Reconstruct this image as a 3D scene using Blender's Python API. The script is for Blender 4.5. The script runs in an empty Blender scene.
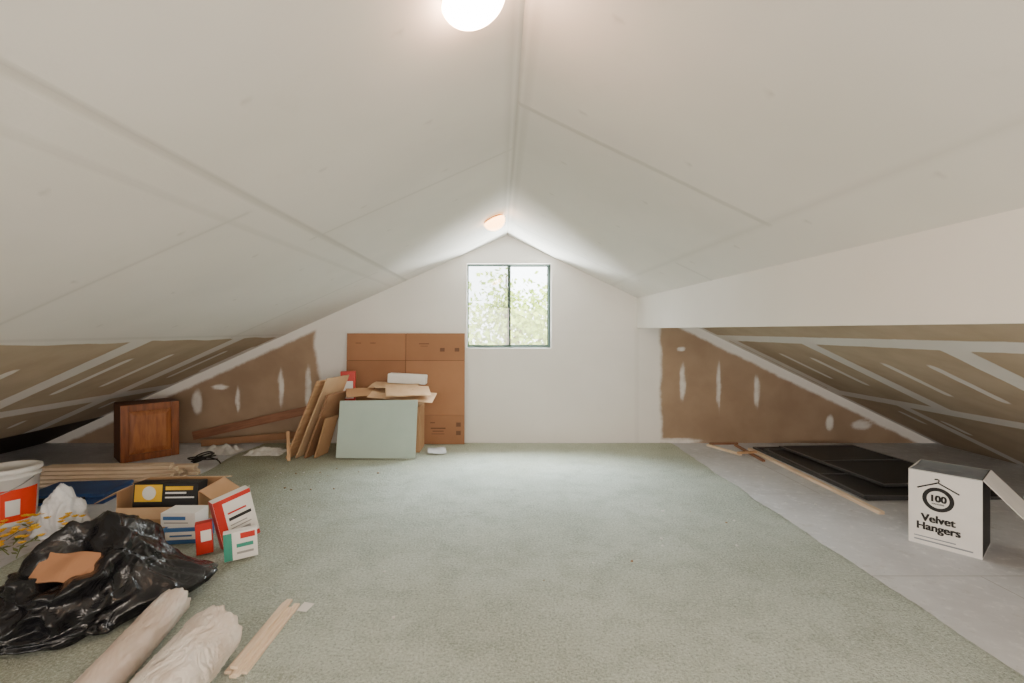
import bpy, bmesh, math, random
import numpy as np
from mathutils import Vector, Matrix, noise, Euler
random.seed(7)
C = bpy.context.scene.collection
CARPET_Z = 0.015
RX, RZ, SL, SR = 0.08, 2.30, 0.45, 0.485
YB, YF = 5.31, -1.6

# ---------------------------------------------------------------- materials
def nt(name):
    m = bpy.data.materials.new(name); m.use_nodes = True
    t = m.node_tree; b = t.nodes['Principled BSDF']
    return m, t, b
def N(t, kind, **kw):
    n = t.nodes.new(kind)
    for k, v in kw.items(): setattr(n, k, v)
    return n
def coords(t, scale=(1, 1, 1)):
    tc = N(t, 'ShaderNodeTexCoord'); mp = N(t, 'ShaderNodeMapping')
    mp.inputs['Scale'].default_value = scale
    t.links.new(tc.outputs['Object'], mp.inputs['Vector'])
    return mp.outputs['Vector']
def noise_n(t, vec, scale, detail=4, rough=0.55, dist=0.0):
    n = N(t, 'ShaderNodeTexNoise')
    n.inputs['Scale'].default_value = scale; n.inputs['Detail'].default_value = detail
    n.inputs['Roughness'].default_value = rough; n.inputs['Distortion'].default_value = dist
    t.links.new(vec, n.inputs['Vector']); return n.outputs['Fac']
def mixc(t, fac, a, b):
    n = N(t, 'ShaderNodeMix', data_type='RGBA')
    for sock, v in ((n.inputs[0], fac), (n.inputs[6], a), (n.inputs[7], b)):
        if isinstance(v, (tuple, list)): sock.default_value = (*v[:3], 1)
        elif isinstance(v, (int, float)): sock.default_value = v
        else: t.links.new(v, sock)
    return n.outputs[2]
def mathn(t, op, a, b=0.0, clamp=False):
    n = N(t, 'ShaderNodeMath', operation=op); n.use_clamp = clamp
    for i, v in enumerate((a, b)):
        if isinstance(v, (int, float)): n.inputs[i].default_value = v
        else: t.links.new(v, n.inputs[i])
    return n.outputs[0]
def sstep(t, v, lo, hi):
    n = N(t, 'ShaderNodeMapRange'); n.interpolation_type = 'SMOOTHSTEP'
    t.links.new(v, n.inputs[0]); n.inputs[1].default_value = lo; n.inputs[2].default_value = hi
    return n.outputs[0]
def bump(t, b, h, strength=0.3, dist=0.01):
    n = N(t, 'ShaderNodeBump'); n.inputs['Strength'].default_value = strength
    n.inputs['Distance'].default_value = dist
    t.links.new(h, n.inputs['Height']); t.links.new(n.outputs[0], b.inputs['Normal'])
def M(name, c1, c2=None, scale=8, stretch=(1, 1, 1), rough=0.7, bstr=0.15, bscale=None, metallic=0, spec=0.4, detail=4):
    m, t, b = nt(name)
    c2 = c2 or tuple(x * 0.82 for x in c1)
    v = coords(t, stretch); f = noise_n(t, v, scale, detail)
    t.links.new(mixc(t, sstep(t, f, 0.3, 0.7), c1, c2), b.inputs['Base Color'])
    b.inputs['Roughness'].default_value = rough; b.inputs['Metallic'].default_value = metallic
    b.inputs['Specular IOR Level'].default_value = spec
    if bstr: bump(t, b, noise_n(t, v, bscale or scale * 4, 3), bstr, 0.004)
    return m

def drywall_mat(name, bare1, bare2, namp=0.7, nsc=9, lo=.34, hi=.72):
    m, t, b = nt(name)
    v = coords(t)
    at = N(t, 'ShaderNodeAttribute', attribute_name='paint').outputs['Fac']
    se = N(t, 'ShaderNodeAttribute', attribute_name='seam').outputs['Fac']
    n1 = noise_n(t, v, nsc, 6, 0.65)
    f = mathn(t, 'ADD', at, mathn(t, 'MULTIPLY', mathn(t, 'SUBTRACT', n1, 0.5), namp))
    fac = sstep(t, f, lo, hi)
    bare = mixc(t, sstep(t, noise_n(t, v, 3, 4), 0.3, 0.7), bare1, bare2)
    big = noise_n(t, v, 0.9, 3)
    white = mixc(t, sstep(t, big, 0.35, 0.7), (0.79, 0.76, 0.72), (0.73, 0.705, 0.665))
    white = mixc(t, mathn(t, 'MULTIPLY', sstep(t, noise_n(t, v, 4, 5, 0.7), 0.55, 0.8), 0.25), white, (0.64, 0.61, 0.56))
    white = mixc(t, mathn(t, 'MULTIPLY', se, 0.85), white, (0.42, 0.40, 0.36))
    col = mixc(t, fac, bare, white)
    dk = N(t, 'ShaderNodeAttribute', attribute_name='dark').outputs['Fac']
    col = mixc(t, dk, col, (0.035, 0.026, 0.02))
    t.links.new(col, b.inputs['Base Color'])
    b.inputs['Roughness'].default_value = 0.8; b.inputs['Specular IOR Level'].default_value = 0.25
    h = mathn(t, 'ADD', mathn(t, 'MULTIPLY', noise_n(t, v, 60, 3), 0.12), mathn(t, 'MULTIPLY', se, -1.0))
    h = mathn(t, 'ADD', h, mathn(t, 'MULTIPLY', fac, 0.5))
    bump(t, b, h, 0.5, 0.006)
    return m
m_ceiling = drywall_mat('drywall_ceiling', (0.50, 0.405, 0.295), (0.43, 0.34, 0.24), .4, 9, .38, .62)
m_gable = drywall_mat('drywall_gable', (0.37, 0.265, 0.18), (0.31, 0.215, 0.145), 0.8, 8, .2, .85)
m_white = M('white_paint', (0.79, 0.765, 0.725), (0.75, 0.725, 0.685), 1.2, bstr=0.08, bscale=40)
m_card = M('kraft_cardboard', (0.48, 0.28, 0.15), (0.42, 0.24, 0.12), 3, rough=0.85, bstr=0.1, bscale=40)
m_card_d = M('dark_cardboard', (0.36, 0.175, 0.088), (0.32, 0.155, 0.078), 2.5, rough=0.85, bstr=0.1, bscale=40)
m_card_d2 = M('dark_cardboard_shade', (0.32, 0.155, 0.078), (0.29, 0.14, 0.07), 2.5, rough=0.85, bstr=0.1, bscale=40)
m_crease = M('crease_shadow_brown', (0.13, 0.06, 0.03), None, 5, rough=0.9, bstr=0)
m_card_l = M('light_cardboard', (0.63, 0.43, 0.26), (0.57, 0.37, 0.22), 3, rough=0.85, bstr=0.1, bscale=40)
m_ply = M('plywood', (0.58, 0.36, 0.20), (0.46, 0.27, 0.14), 3, (1, 1, 8), rough=0.65)
m_mdf = M('brown_hardboard', (0.33, 0.175, 0.095), (0.28, 0.145, 0.075), 4, rough=0.6)
m_inkbrown = M('stamp_ink_brown', (0.15, 0.07, 0.04), None, 4, rough=0.8, bstr=0)
m_pine_x = M('pine_strip', (0.80, 0.65, 0.49), (0.66, 0.50, 0.34), 6, (1, 12, 12), rough=0.6)
m_cab = M('stained_cabinet_wood', (0.29, 0.092, 0.03), (0.17, 0.05, 0.018), 5, (7, 7, 1), rough=0.35, spec=0.5)
m_cab2 = M('stained_cabinet_wood_panel', (0.40, 0.145, 0.048), (0.24, 0.078, 0.027), 5, (7, 7, 1), rough=0.35, spec=0.5)
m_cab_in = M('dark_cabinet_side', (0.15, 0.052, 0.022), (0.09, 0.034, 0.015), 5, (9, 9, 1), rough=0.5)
m_plank = M('brown_plank', (0.30, 0.14, 0.08), (0.21, 0.095, 0.055), 5, (1, 12, 12), rough=0.55)
m_green = M('greenboard_paper', (0.44, 0.535, 0.48), (0.40, 0.495, 0.445), 2.5, rough=0.85, bstr=0.05)
m_gyp = M('gypsum_edge', (0.75, 0.74, 0.70), None, 20)
m_plastic_w = M('white_plastic', (0.78, 0.77, 0.74), (0.72, 0.71, 0.68), 5, rough=0.4, bstr=0)
m_red = M('red_print', (0.55, 0.03, 0.02), (0.47, 0.025, 0.015), 5, rough=0.45, bstr=0)
m_redor = M('red_orange_label', (0.80, 0.055, 0.015), (0.72, 0.04, 0.012), 5, rough=0.4, bstr=0)
m_blue = M('blue_plastic', (0.03, 0.085, 0.24), (0.022, 0.06, 0.18), 6, rough=0.45, bstr=0.1)
m_bluep = M('blue_print', (0.06, 0.17, 0.40), None, 5, rough=0.5, bstr=0)
m_teal = M('teal_print', (0.05, 0.30, 0.22), None, 5, rough=0.5, bstr=0)
m_yellow = M('yellow_print', (0.85, 0.52, 0.03), (0.75, 0.40, 0.02), 5, rough=0.5, bstr=0)
m_black = M('black_print', (0.012, 0.011, 0.011), (0.017, 0.017, 0.017), 5, rough=0.5, bstr=0)
m_greyp = M('grey_print', (0.35, 0.34, 0.33), None, 5, rough=0.5, bstr=0)
m_whitebox = M('white_carton_board', (0.78, 0.76, 0.73), (0.72, 0.70, 0.67), 5, rough=0.7, bstr=0.05)
m_greycard = M('grey_carton_flap', (0.30, 0.33, 0.36), (0.20, 0.22, 0.25), 4, rough=0.7, bstr=0.05)
m_frame = M('dark_green_frame', (0.045, 0.08, 0.065), (0.035, 0.062, 0.05), 8, rough=0.5, bstr=0)
m_blkalu = M('black_aluminium', (0.075, 0.075, 0.078), (0.055, 0.055, 0.057), 8, rough=0.3, bstr=0.05)
m_brass = M('brass', (0.75, 0.45, 0.18), (0.62, 0.35, 0.12), 8, rough=0.3, bstr=0, metallic=0.8)
m_cable = M('black_rubber', (0.015, 0.015, 0.015), None, 8, rough=0.5, bstr=0)
m_wire = M('steel_wire', (0.5, 0.5, 0.5), None, 8, rough=0.3, bstr=0, metallic=1)
m_cloth = M('pale_rag_cloth', (0.62, 0.61, 0.58), (0.45, 0.44, 0.42), 12, rough=0.95)
m_leaf = M('artificial_leaf', (0.12, 0.17, 0.04), (0.2, 0.2, 0.07), 8, rough=0.6, bstr=0)
m_petal = M('yellow_petal', (0.90, 0.58, 0.05), (0.8, 0.42, 0.03), 20, rough=0.7, bstr=0)
m_bark = M('bark', (0.16, 0.11, 0.08), (0.1, 0.07, 0.05), 8, rough=0.9)
m_ground = M('dry_ground', (0.42, 0.34, 0.27), (0.28, 0.24, 0.17), 1.5, rough=0.95)
m_foil = M('silver_tape', (0.55, 0.56, 0.57), None, 20, rough=0.4, bstr=0)

def plastic_bag_mat(name, col, rough, st=0.35, col2=None, sc=1.0, stretch=(1, 1, 1)):
    m, t, b = nt(name)
    v = coords(t, stretch)
    big = noise_n(t, v, 6 * sc, 4, 0.6)
    t.links.new(mixc(t, sstep(t, big, .40, .60), col, col2 or col), b.inputs['Base Color'])
    b.inputs['Roughness'].default_value = rough
    n1 = noise_n(t, v, 7 * sc, 3, 0.5, 1.5); n2 = noise_n(t, v, 22 * sc, 2, 0.5, 0.8)
    bump(t, b, mathn(t, 'ADD', mathn(t, 'ABSOLUTE', mathn(t, 'SUBTRACT', n1, 0.5)), mathn(t, 'MULTIPLY', mathn(t, 'ABSOLUTE', mathn(t, 'SUBTRACT', n2, 0.5)), 0.25)), st, 0.06)
    return m
m_bag = plastic_bag_mat('black_bin_bag', (0.007, 0.007, 0.009), 0.24, .30)
m_wbag = plastic_bag_mat('white_bag_plastic', (0.78, 0.78, 0.79), 0.4)
m_paper = plastic_bag_mat('wrapped_paper', (0.66, 0.56, 0.48), 0.42, .55, (0.76, 0.69, 0.63), 1.2, (.8, 1, 1))
m_paper2 = plastic_bag_mat('wrapped_paper_pale', (0.78, 0.74, 0.70), 0.42, .55, (0.62, 0.50, 0.42), .7, (.5, 1, 1))
m_tubecore = M('kraft_tube_core', (0.34, 0.2, 0.11), None, 5)

def carpet_mat():
    m, t, b = nt('sage_carpet')
    v = coords(t)
    big = noise_n(t, v, 0.9, 5, 0.6); mid = noise_n(t, v, 5, 5, 0.7); fine = noise_n(t, v, 90, 3, 0.8)
    base = mixc(t, sstep(t, big, 0.38, 0.64), (0.50, 0.555, 0.495), (0.41, 0.455, 0.395))
    base = mixc(t, mathn(t, 'MULTIPLY', sstep(t, mid, 0.42, 0.70), 0.6), base, (0.32, 0.36, 0.305))
    base = mixc(t, mathn(t, 'MULTIPLY', sstep(t, noise_n(t, v, 2.1, 6, .75), 0.58, 0.72), 0.55), base, (0.25, 0.26, 0.20))
    # darker olive towards the left side, blotchy edge
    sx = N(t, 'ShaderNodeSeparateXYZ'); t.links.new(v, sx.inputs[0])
    left_tone = mathn(t, 'ADD', sx.outputs[0], mathn(t, 'MULTIPLY', mathn(t, 'SUBTRACT', noise_n(t, v, 1.6, 5, .7), .5), 2.2))
    base = mixc(t, mathn(t, 'MULTIPLY', sstep(t, left_tone, -.6, -2.2), .6), base, (0.27, 0.26, 0.17))
    far = mathn(t, 'ADD', sx.outputs[1], mathn(t, 'MULTIPLY', mathn(t, 'SUBTRACT', noise_n(t, v, 1.9, 5, .7), .5), 1.4))
    base = mixc(t, mathn(t, 'MULTIPLY', sstep(t, far, 3.9, 5.1), .5), base, (0.46, 0.455, 0.30))
    base = mixc(t, mathn(t, 'MULTIPLY', sstep(t, fine, 0.50, 0.66), 0.6), base, (0.21, 0.24, 0.20))
    base = mixc(t, mathn(t, 'MULTIPLY', sstep(t, fine, 0.50, 0.34), 0.55), base, (0.70, 0.75, 0.68))
    t.links.new(base, b.inputs['Base Color'])
    b.inputs['Roughness'].default_value = 0.95; b.inputs['Specular IOR Level'].default_value = 0.1
    h = mathn(t, 'ADD', fine, mathn(t, 'MULTIPLY', mid, 0.7))
    h = mathn(t, 'ADD', h, mathn(t, 'MULTIPLY', noise_n(t, v, 34, 3, .7), 0.8))
    bump(t, b, h, 0.75, 0.016)
    return m
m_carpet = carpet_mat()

def floor_mat():
    m, t, b = nt('grey_subfloor')
    v = coords(t)
    f = noise_n(t, v, 1.3, 6, 0.65); f2 = noise_n(t, v, 14, 5, 0.7)
    c = mixc(t, sstep(t, f, 0.3, 0.7), (0.60, 0.61, 0.63), (0.47, 0.475, 0.49))
    c = mixc(t, mathn(t, 'MULTIPLY', sstep(t, f2, 0.5, 0.75), 0.7), c, (0.78, 0.78, 0.78))
    c = mixc(t, mathn(t, 'MULTIPLY', sstep(t, noise_n(t, v, 5, 6, .75), 0.55, 0.72), 0.5), c, (0.34, 0.33, 0.31))
    c = mixc(t, mathn(t, 'MULTIPLY', sstep(t, noise_n(t, v, 30, 4, .7), 0.62, 0.72), 0.6), c, (0.3, 0.3, 0.3))
    br = N(t, 'ShaderNodeTexBrick'); t.links.new(v, br.inputs['Vector'])
    br.inputs['Scale'].default_value = 1; br.inputs['Mortar Size'].default_value = 0.003
    br.inputs['Brick Width'].default_value = 2.44; br.inputs['Row Height'].default_value = 1.22
    br.inputs['Color1'].default_value = (1, 1, 1, 1); br.inputs['Color2'].default_value = (1, 1, 1, 1); br.inputs['Mortar'].default_value = (0, 0, 0, 1)
    c = mixc(t, mathn(t, 'MULTIPLY', br.outputs['Fac'], .7), c, (0.25, 0.24, 0.23))
    t.links.new(c, b.inputs['Base Color'])
    b.inputs['Roughness'].default_value = 0.65; bump(t, b, f2, 0.15, 0.004)
    return m
m_floor = floor_mat()

def emis(name, col, s):
    m, t, b = nt(name)
    b.inputs['Base Color'].default_value = (0.9, 0.85, 0.75, 1)
    v = coords(t); f = noise_n(t, v, 3, 2)
    t.links.new(mixc(t, f, col, tuple(x * 0.95 for x in col)), b.inputs['Emission Color'])
    b.inputs['Emission Strength'].default_value = s
    return m
m_dome_on = emis('lit_frosted_glass', (1.0, 0.60, 0.38), 60)
m_dome_far = emis('lit_frosted_glass_warm', (1.0, 0.46, 0.16), 12)

def glass_mat():
    m = bpy.data.materials.new('window_glass'); m.use_nodes = True; t = m.node_tree
    t.nodes.clear()
    o = N(t, 'ShaderNodeOutputMaterial'); mx = N(t, 'ShaderNodeMixShader')
    tr = N(t, 'ShaderNodeBsdfTransparent'); gl = N(t, 'ShaderNodeBsdfGlossy'); gl.inputs['Roughness'].default_value = 0.03
    mx.inputs[0].default_value = 0.05
    t.links.new(tr.outputs[0], mx.inputs[1]); t.links.new(gl.outputs[0], mx.inputs[2]); t.links.new(mx.outputs[0], o.inputs[0])
    return m
m_glass = glass_mat()
def screen_mat(name, fac, col):
    m = bpy.data.materials.new(name); m.use_nodes = True; t = m.node_tree
    t.nodes.clear()
    o = N(t, 'ShaderNodeOutputMaterial'); mx = N(t, 'ShaderNodeMixShader')
    tr = N(t, 'ShaderNodeBsdfTransparent'); d = N(t, 'ShaderNodeBsdfPrincipled'); d.inputs['Base Color'].default_value = (*col, 1); d.inputs['Roughness'].default_value = .45
    mx.inputs[0].default_value = fac
    t.links.new(tr.outputs[0], mx.inputs[1]); t.links.new(d.outputs[0], mx.inputs[2]); t.links.new(mx.outputs[0], o.inputs[0])
    return m
m_screen = screen_mat('insect_mesh', 0.2, (0.25, 0.25, 0.25))
m_screen_dark = screen_mat('black_insect_mesh', 0.7, (0.028, 0.028, 0.03))
def leafy():
    m, t, b = nt('tree_leaf')
    v = coords(t); f = noise_n(t, v, 2, 3)
    t.links.new(mixc(t, f, (0.16, 0.33, 0.03), (0.52, 0.55, 0.10)), b.inputs['Base Color'])
    b.inputs['Roughness'].default_value = 0.6
    return m
m_tree = leafy()

# ---------------------------------------------------------------- helpers
def mesh_obj(name, verts, faces, mats, parent=None, loc=(0, 0, 0), rot=(0, 0, 0), smooth=False, fm=None):
    me = bpy.data.meshes.new(name); me.from_pydata(verts, [], faces)
    for m in (mats if isinstance(mats, (list, tuple)) else [mats]): me.materials.append(m)
    if fm: me.polygons.foreach_set('material_index', fm)
    if smooth: me.polygons.foreach_set('use_smooth', [True] * len(me.polygons))
    me.update()
    o = bpy.data.objects.new(name, me); C.objects.link(o)
    o.location = loc; o.rotation_euler = rot
    if parent: o.parent = parent
    return o
def bm_obj(bm, name, mats, parent=None, loc=(0, 0, 0), rot=(0, 0, 0), smooth=False):
    me = bpy.data.meshes.new(name); bm.to_mesh(me); bm.free()
    for m in (mats if isinstance(mats, (list, tuple)) else [mats]): me.materials.append(m)
    if smooth: me.polygons.foreach_set('use_smooth', [True] * len(me.polygons))
    o = bpy.data.objects.new(name, me); C.objects.link(o)
    o.location = loc; o.rotation_euler = rot
    if parent: o.parent = parent
    return o
def addbox(bm, x0, x1, y0, y1, z0, z1, mi=0):
    vs = [bm.verts.new(p) for p in ((x0, y0, z0), (x1, y0, z0), (x1, y1, z0), (x0, y1, z0), (x0, y0, z1), (x1, y0, z1), (x1, y1, z1), (x0, y1, z1))]
    for f in ((0, 3, 2, 1), (4, 5, 6, 7), (0, 1, 5, 4), (1, 2, 6, 5), (2, 3, 7, 6), (3, 0, 4, 7)):
        fc = bm.faces.new([vs[i] for i in f]); fc.material_index = mi
def bevel(bm, w, seg=2):
    bmesh.ops.bevel(bm, geom=bm.edges[:] , offset=w, segments=seg, affect='EDGES', profile=0.5)
def meta(o, label, cat, group=None, kind=None):
    o['label'] = label; o['category'] = cat
    if group: o['group'] = group
    if kind: o['kind'] = kind
    return o
def empty(name, loc, rotz=0, rot=None):
    e = bpy.data.objects.new(name, None); e.empty_display_size = 0.05; C.objects.link(e)
    e.location = loc; e.rotation_euler = rot if rot else (0, 0, rotz); return e
def box(name, dims, mats, parent=None, loc=(0, 0, 0), rot=(0, 0, 0), bv=0.002):
    bm = bmesh.new(); w, d, h = dims
    addbox(bm, -w / 2, w / 2, -d / 2, d / 2, 0, h)
    if bv: bevel(bm, bv)
    return bm_obj(bm, name, mats, parent, loc, rot)
def boxes(name, lst, mat, parent):
    bm = bmesh.new()
    for b in lst: addbox(bm, *b)
    return bm_obj(bm, name, mat, parent)
def stick(name, p0, p1, w, th, mat, seed=0, bv=0.0015, bend=0.0):
    p0, p1 = Vector(p0), Vector(p1); L = (p1 - p0).length
    n = 14; verts = []; faces = []
    for i in range(n + 1):
        s = i / n; x = (s - .5) * L; b = bend * (1 - (2 * s - 1) ** 2)
        k = 0.0006 * math.sin(s * 17 + seed)
        for (yy, zz) in ((-w / 2, 0), (w / 2, 0), (w / 2, th), (-w / 2, th)):
            verts.append((x, yy + k + b, zz))
    for i in range(n):
        a = i * 4
        for j in range(4):
            faces.append((a + j, a + (j + 1) % 4, a + 4 + (j + 1) % 4, a + 4 + j))
    faces.append((3, 2, 1, 0)); faces.append(tuple(n * 4 + j for j in range(4)))
    o = mesh_obj(name, verts, faces, mat)
    o.location = (p0 + p1) / 2
    d = (p1 - p0).normalized(); up = Vector((0, 0, 1)); y = up.cross(d).normalized(); z = d.cross(y)
    o.rotation_euler = Matrix((d, y, z)).transposed().to_euler()
    m = o.modifiers.new('edge_bevel', 'BEVEL'); m.width = bv; m.segments = 2; m.limit_method = 'ANGLE'
    return o
def lathe(name, prof, mat, seg=48, parent=None, loc=(0, 0, 0), rot=(0, 0, 0), a0=0, a1=2 * math.pi, smooth=True):
    full = abs(a1 - a0 - 2 * math.pi) < 1e-6; n = seg if full else seg + 1
    verts = []; faces = []
    for (r, z) in prof:
        for i in range(n):
            a = a0 + (a1 - a0) * i / seg; verts.append((r * math.cos(a), r * math.sin(a), z))
    for k in range(len(prof) - 1):
        for i in range(seg):
            j = (i + 1) % n; faces.append((k * n + i, k * n + j, (k + 1) * n + j, (k + 1) * n + i))
    return mesh_obj(name, verts, faces, mat, parent, loc, rot, smooth)
def tube(name, pts, r, mat, parent=None, cyclic=False):
    cu = bpy.data.curves.new(name, 'CURVE'); cu.dimensions = '3D'; cu.bevel_depth = r; cu.bevel_resolution = 3
    sp = cu.splines.new('NURBS'); sp.points.add(len(pts) - 1)
    for p, q in zip(sp.points, pts): p.co = (*q, 1)
    sp.use_endpoint_u = not cyclic; sp.use_cyclic_u = cyclic; sp.order_u = min(4, len(pts)); sp.resolution_u = 6
    tmp = bpy.data.objects.new(name + '_tmp', cu); C.objects.link(tmp)
    dg = bpy.context.evaluated_depsgraph_get(); me = bpy.data.meshes.new_from_object(tmp.evaluated_get(dg))
    bpy.data.objects.remove(tmp)
    me.materials.clear(); me.materials.append(mat)
    me.polygons.foreach_set('use_smooth', [True] * len(me.polygons))
    o = bpy.data.objects.new(name, me); C.objects.link(o)
    if parent: o.parent = parent
    return o
def text(name, s, size, mat, parent, loc, rot, bold=0.0, sx=1.0):
    """solid lettering; `bold` thickens the strokes by overlaying shifted copies"""
    cu = bpy.data.curves.new(name, 'FONT'); cu.body = s; cu.size = size; cu.align_x = 'CENTER'; cu.align_y = 'CENTER'
    cu.extrude = 0.0005
    tmp = bpy.data.objects.new(name + '_tmp', cu); C.objects.link(tmp)
    dg = bpy.context.evaluated_depsgraph_get(); me = bpy.data.meshes.new_from_object(tmp.evaluated_get(dg))
    bpy.data.objects.remove(tmp)
    vs = [v.co.copy() for v in me.vertices]; fs = [tuple(p.vertices) for p in me.polygons]; n = len(vs)
    V_, F_ = [], []
    sh = [(0, 0)] if not bold else [(a * bold, b * bold * .5) for a in (-1, -.33, .33, 1) for b in (-1, 1)]
    for k, (dx, dy) in enumerate(sh):
        V_ += [(v.x + dx, v.y + dy, v.z + k * 1e-5) for v in vs]; F_ += [tuple(i + k * n for i in f) for f in fs]
    o = mesh_obj(name, V_, F_, mat, parent, loc, rot); o.scale = (sx, 1, 1)
    return o
def sheet(name, w, h, th, base, rotz, tilt, mats, nx=8, nz=8, warp=0.004, roll=0.0, seed=0, cut=0.0, parent=None):
    verts = []; faces = []
    for side in (0, 1):
        for k in range(nz + 1):
            for i in range(nx + 1):
                x = -w / 2 + w * i / nx; z = h * k / nz
                if cut and k == nz: z -= cut * i / nx
                off = noise.noise(Vector((x * 2 + seed * 7, z * 2, 0))) * warp + noise.noise(Vector((x * 9 + seed * 7, z * 9, 0))) * warp * .4
                verts.append((x, (-th if side == 0 else 0) + off, z))
    W = nx + 1; S = W * (nz + 1)
    for k in range(nz):
        for i in range(nx):
            a = k * W + i
            faces.append((a, a + 1, a + W + 1, a + W)); faces.append((S + a, S + a + W, S + a + W + 1, S + a + 1))
    for i in range(nx):
        faces.append((i, S + i, S + i + 1, i + 1)); a = nz * W + i; faces.append((a, a + 1, S + a + 1, S + a))
    for k in range(nz):
        a = k * W; faces.append((a, a + W, S + a + W, S + a)); a = k * W + nx; faces.append((a, S + a, S + a + W, a + W))
    mi = [1 if (len(mats) > 1 and idx >= 2 * nx * nz) else 0 for idx in range(len(faces))] if isinstance(mats, list) else None
    o = mesh_obj(name, verts, faces, mats, parent, base, (0, 0, 0), False, mi)
    o.rotation_euler = (Matrix.Rotation(rotz, 3, 'Z') @ Matrix.Rotation(roll, 3, 'Y') @ Matrix.Rotation(-tilt, 3, 'X')).to_euler()
    return o
def carton(name, w, d, h, loc, rotz, mat, flaps=(), front_h=None, th=0.004, mat_in=None, rot=None):
    e = empty(name, loc, rotz, rot)
    bm = bmesh.new(); fh = front_h or h
    addbox(bm, -w / 2, w / 2, -d / 2, d / 2, 0, th)
    addbox(bm, -w / 2, w / 2, -d / 2, -d / 2 + th, th, fh)
    addbox(bm, -w / 2, w / 2, d / 2 - th, d / 2, th, h)
    addbox(bm, -w / 2, -w / 2 + th, -d / 2 + th, d / 2 - th, th, h)
    addbox(bm, w / 2 - th, w / 2, -d / 2 + th, d / 2 - th, th, h, 1 if mat_in else 0)
    bm_obj(bm, 'body', [mat, mat_in] if mat_in else mat, e)
    for (side, ang, ln, fmat) in flaps:
        L = {'f': w, 'b': w, 'l': d, 'r': d}[side]
        bm = bmesh.new()
        addbox(bm, -L / 2 + .003, L / 2 - .003, -ln, 0, -th, 0)
        bevel(bm, 0.001, 1)
        rz = {'f': 0, 'b': math.pi, 'l': -math.pi / 2, 'r': math.pi / 2}[side]
        p = {'f': (0, -d / 2, fh), 'b': (0, d / 2, h), 'l': (-w / 2, 0, h), 'r': (w / 2, 0, h)}[side]
        f = bm_obj(bm, 'flap', fmat, e)
        f.matrix_local = Matrix.Translation(p) @ Matrix.Rotation(rz, 4, 'Z') @ Matrix.Rotation(ang, 4, 'X') @ Matrix.Translation((0, 0, th))
    return e

# ---------------------------------------------------------------- shell
def seg(x, a, b, f):
    return np.clip((x - a) / f + .5, 0, 1) * np.clip((b - x) / f + .5, 0, 1)
rs = np.random.RandomState(3)
def grid_mesh(nu, nv):
    idx = np.arange((nu + 1) * (nv + 1)).reshape(nu + 1, nv + 1)
    return np.stack([idx[:-1, :-1], idx[1:, :-1], idx[1:, 1:], idx[:-1, 1:]], -1).reshape(-1, 4)

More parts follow.
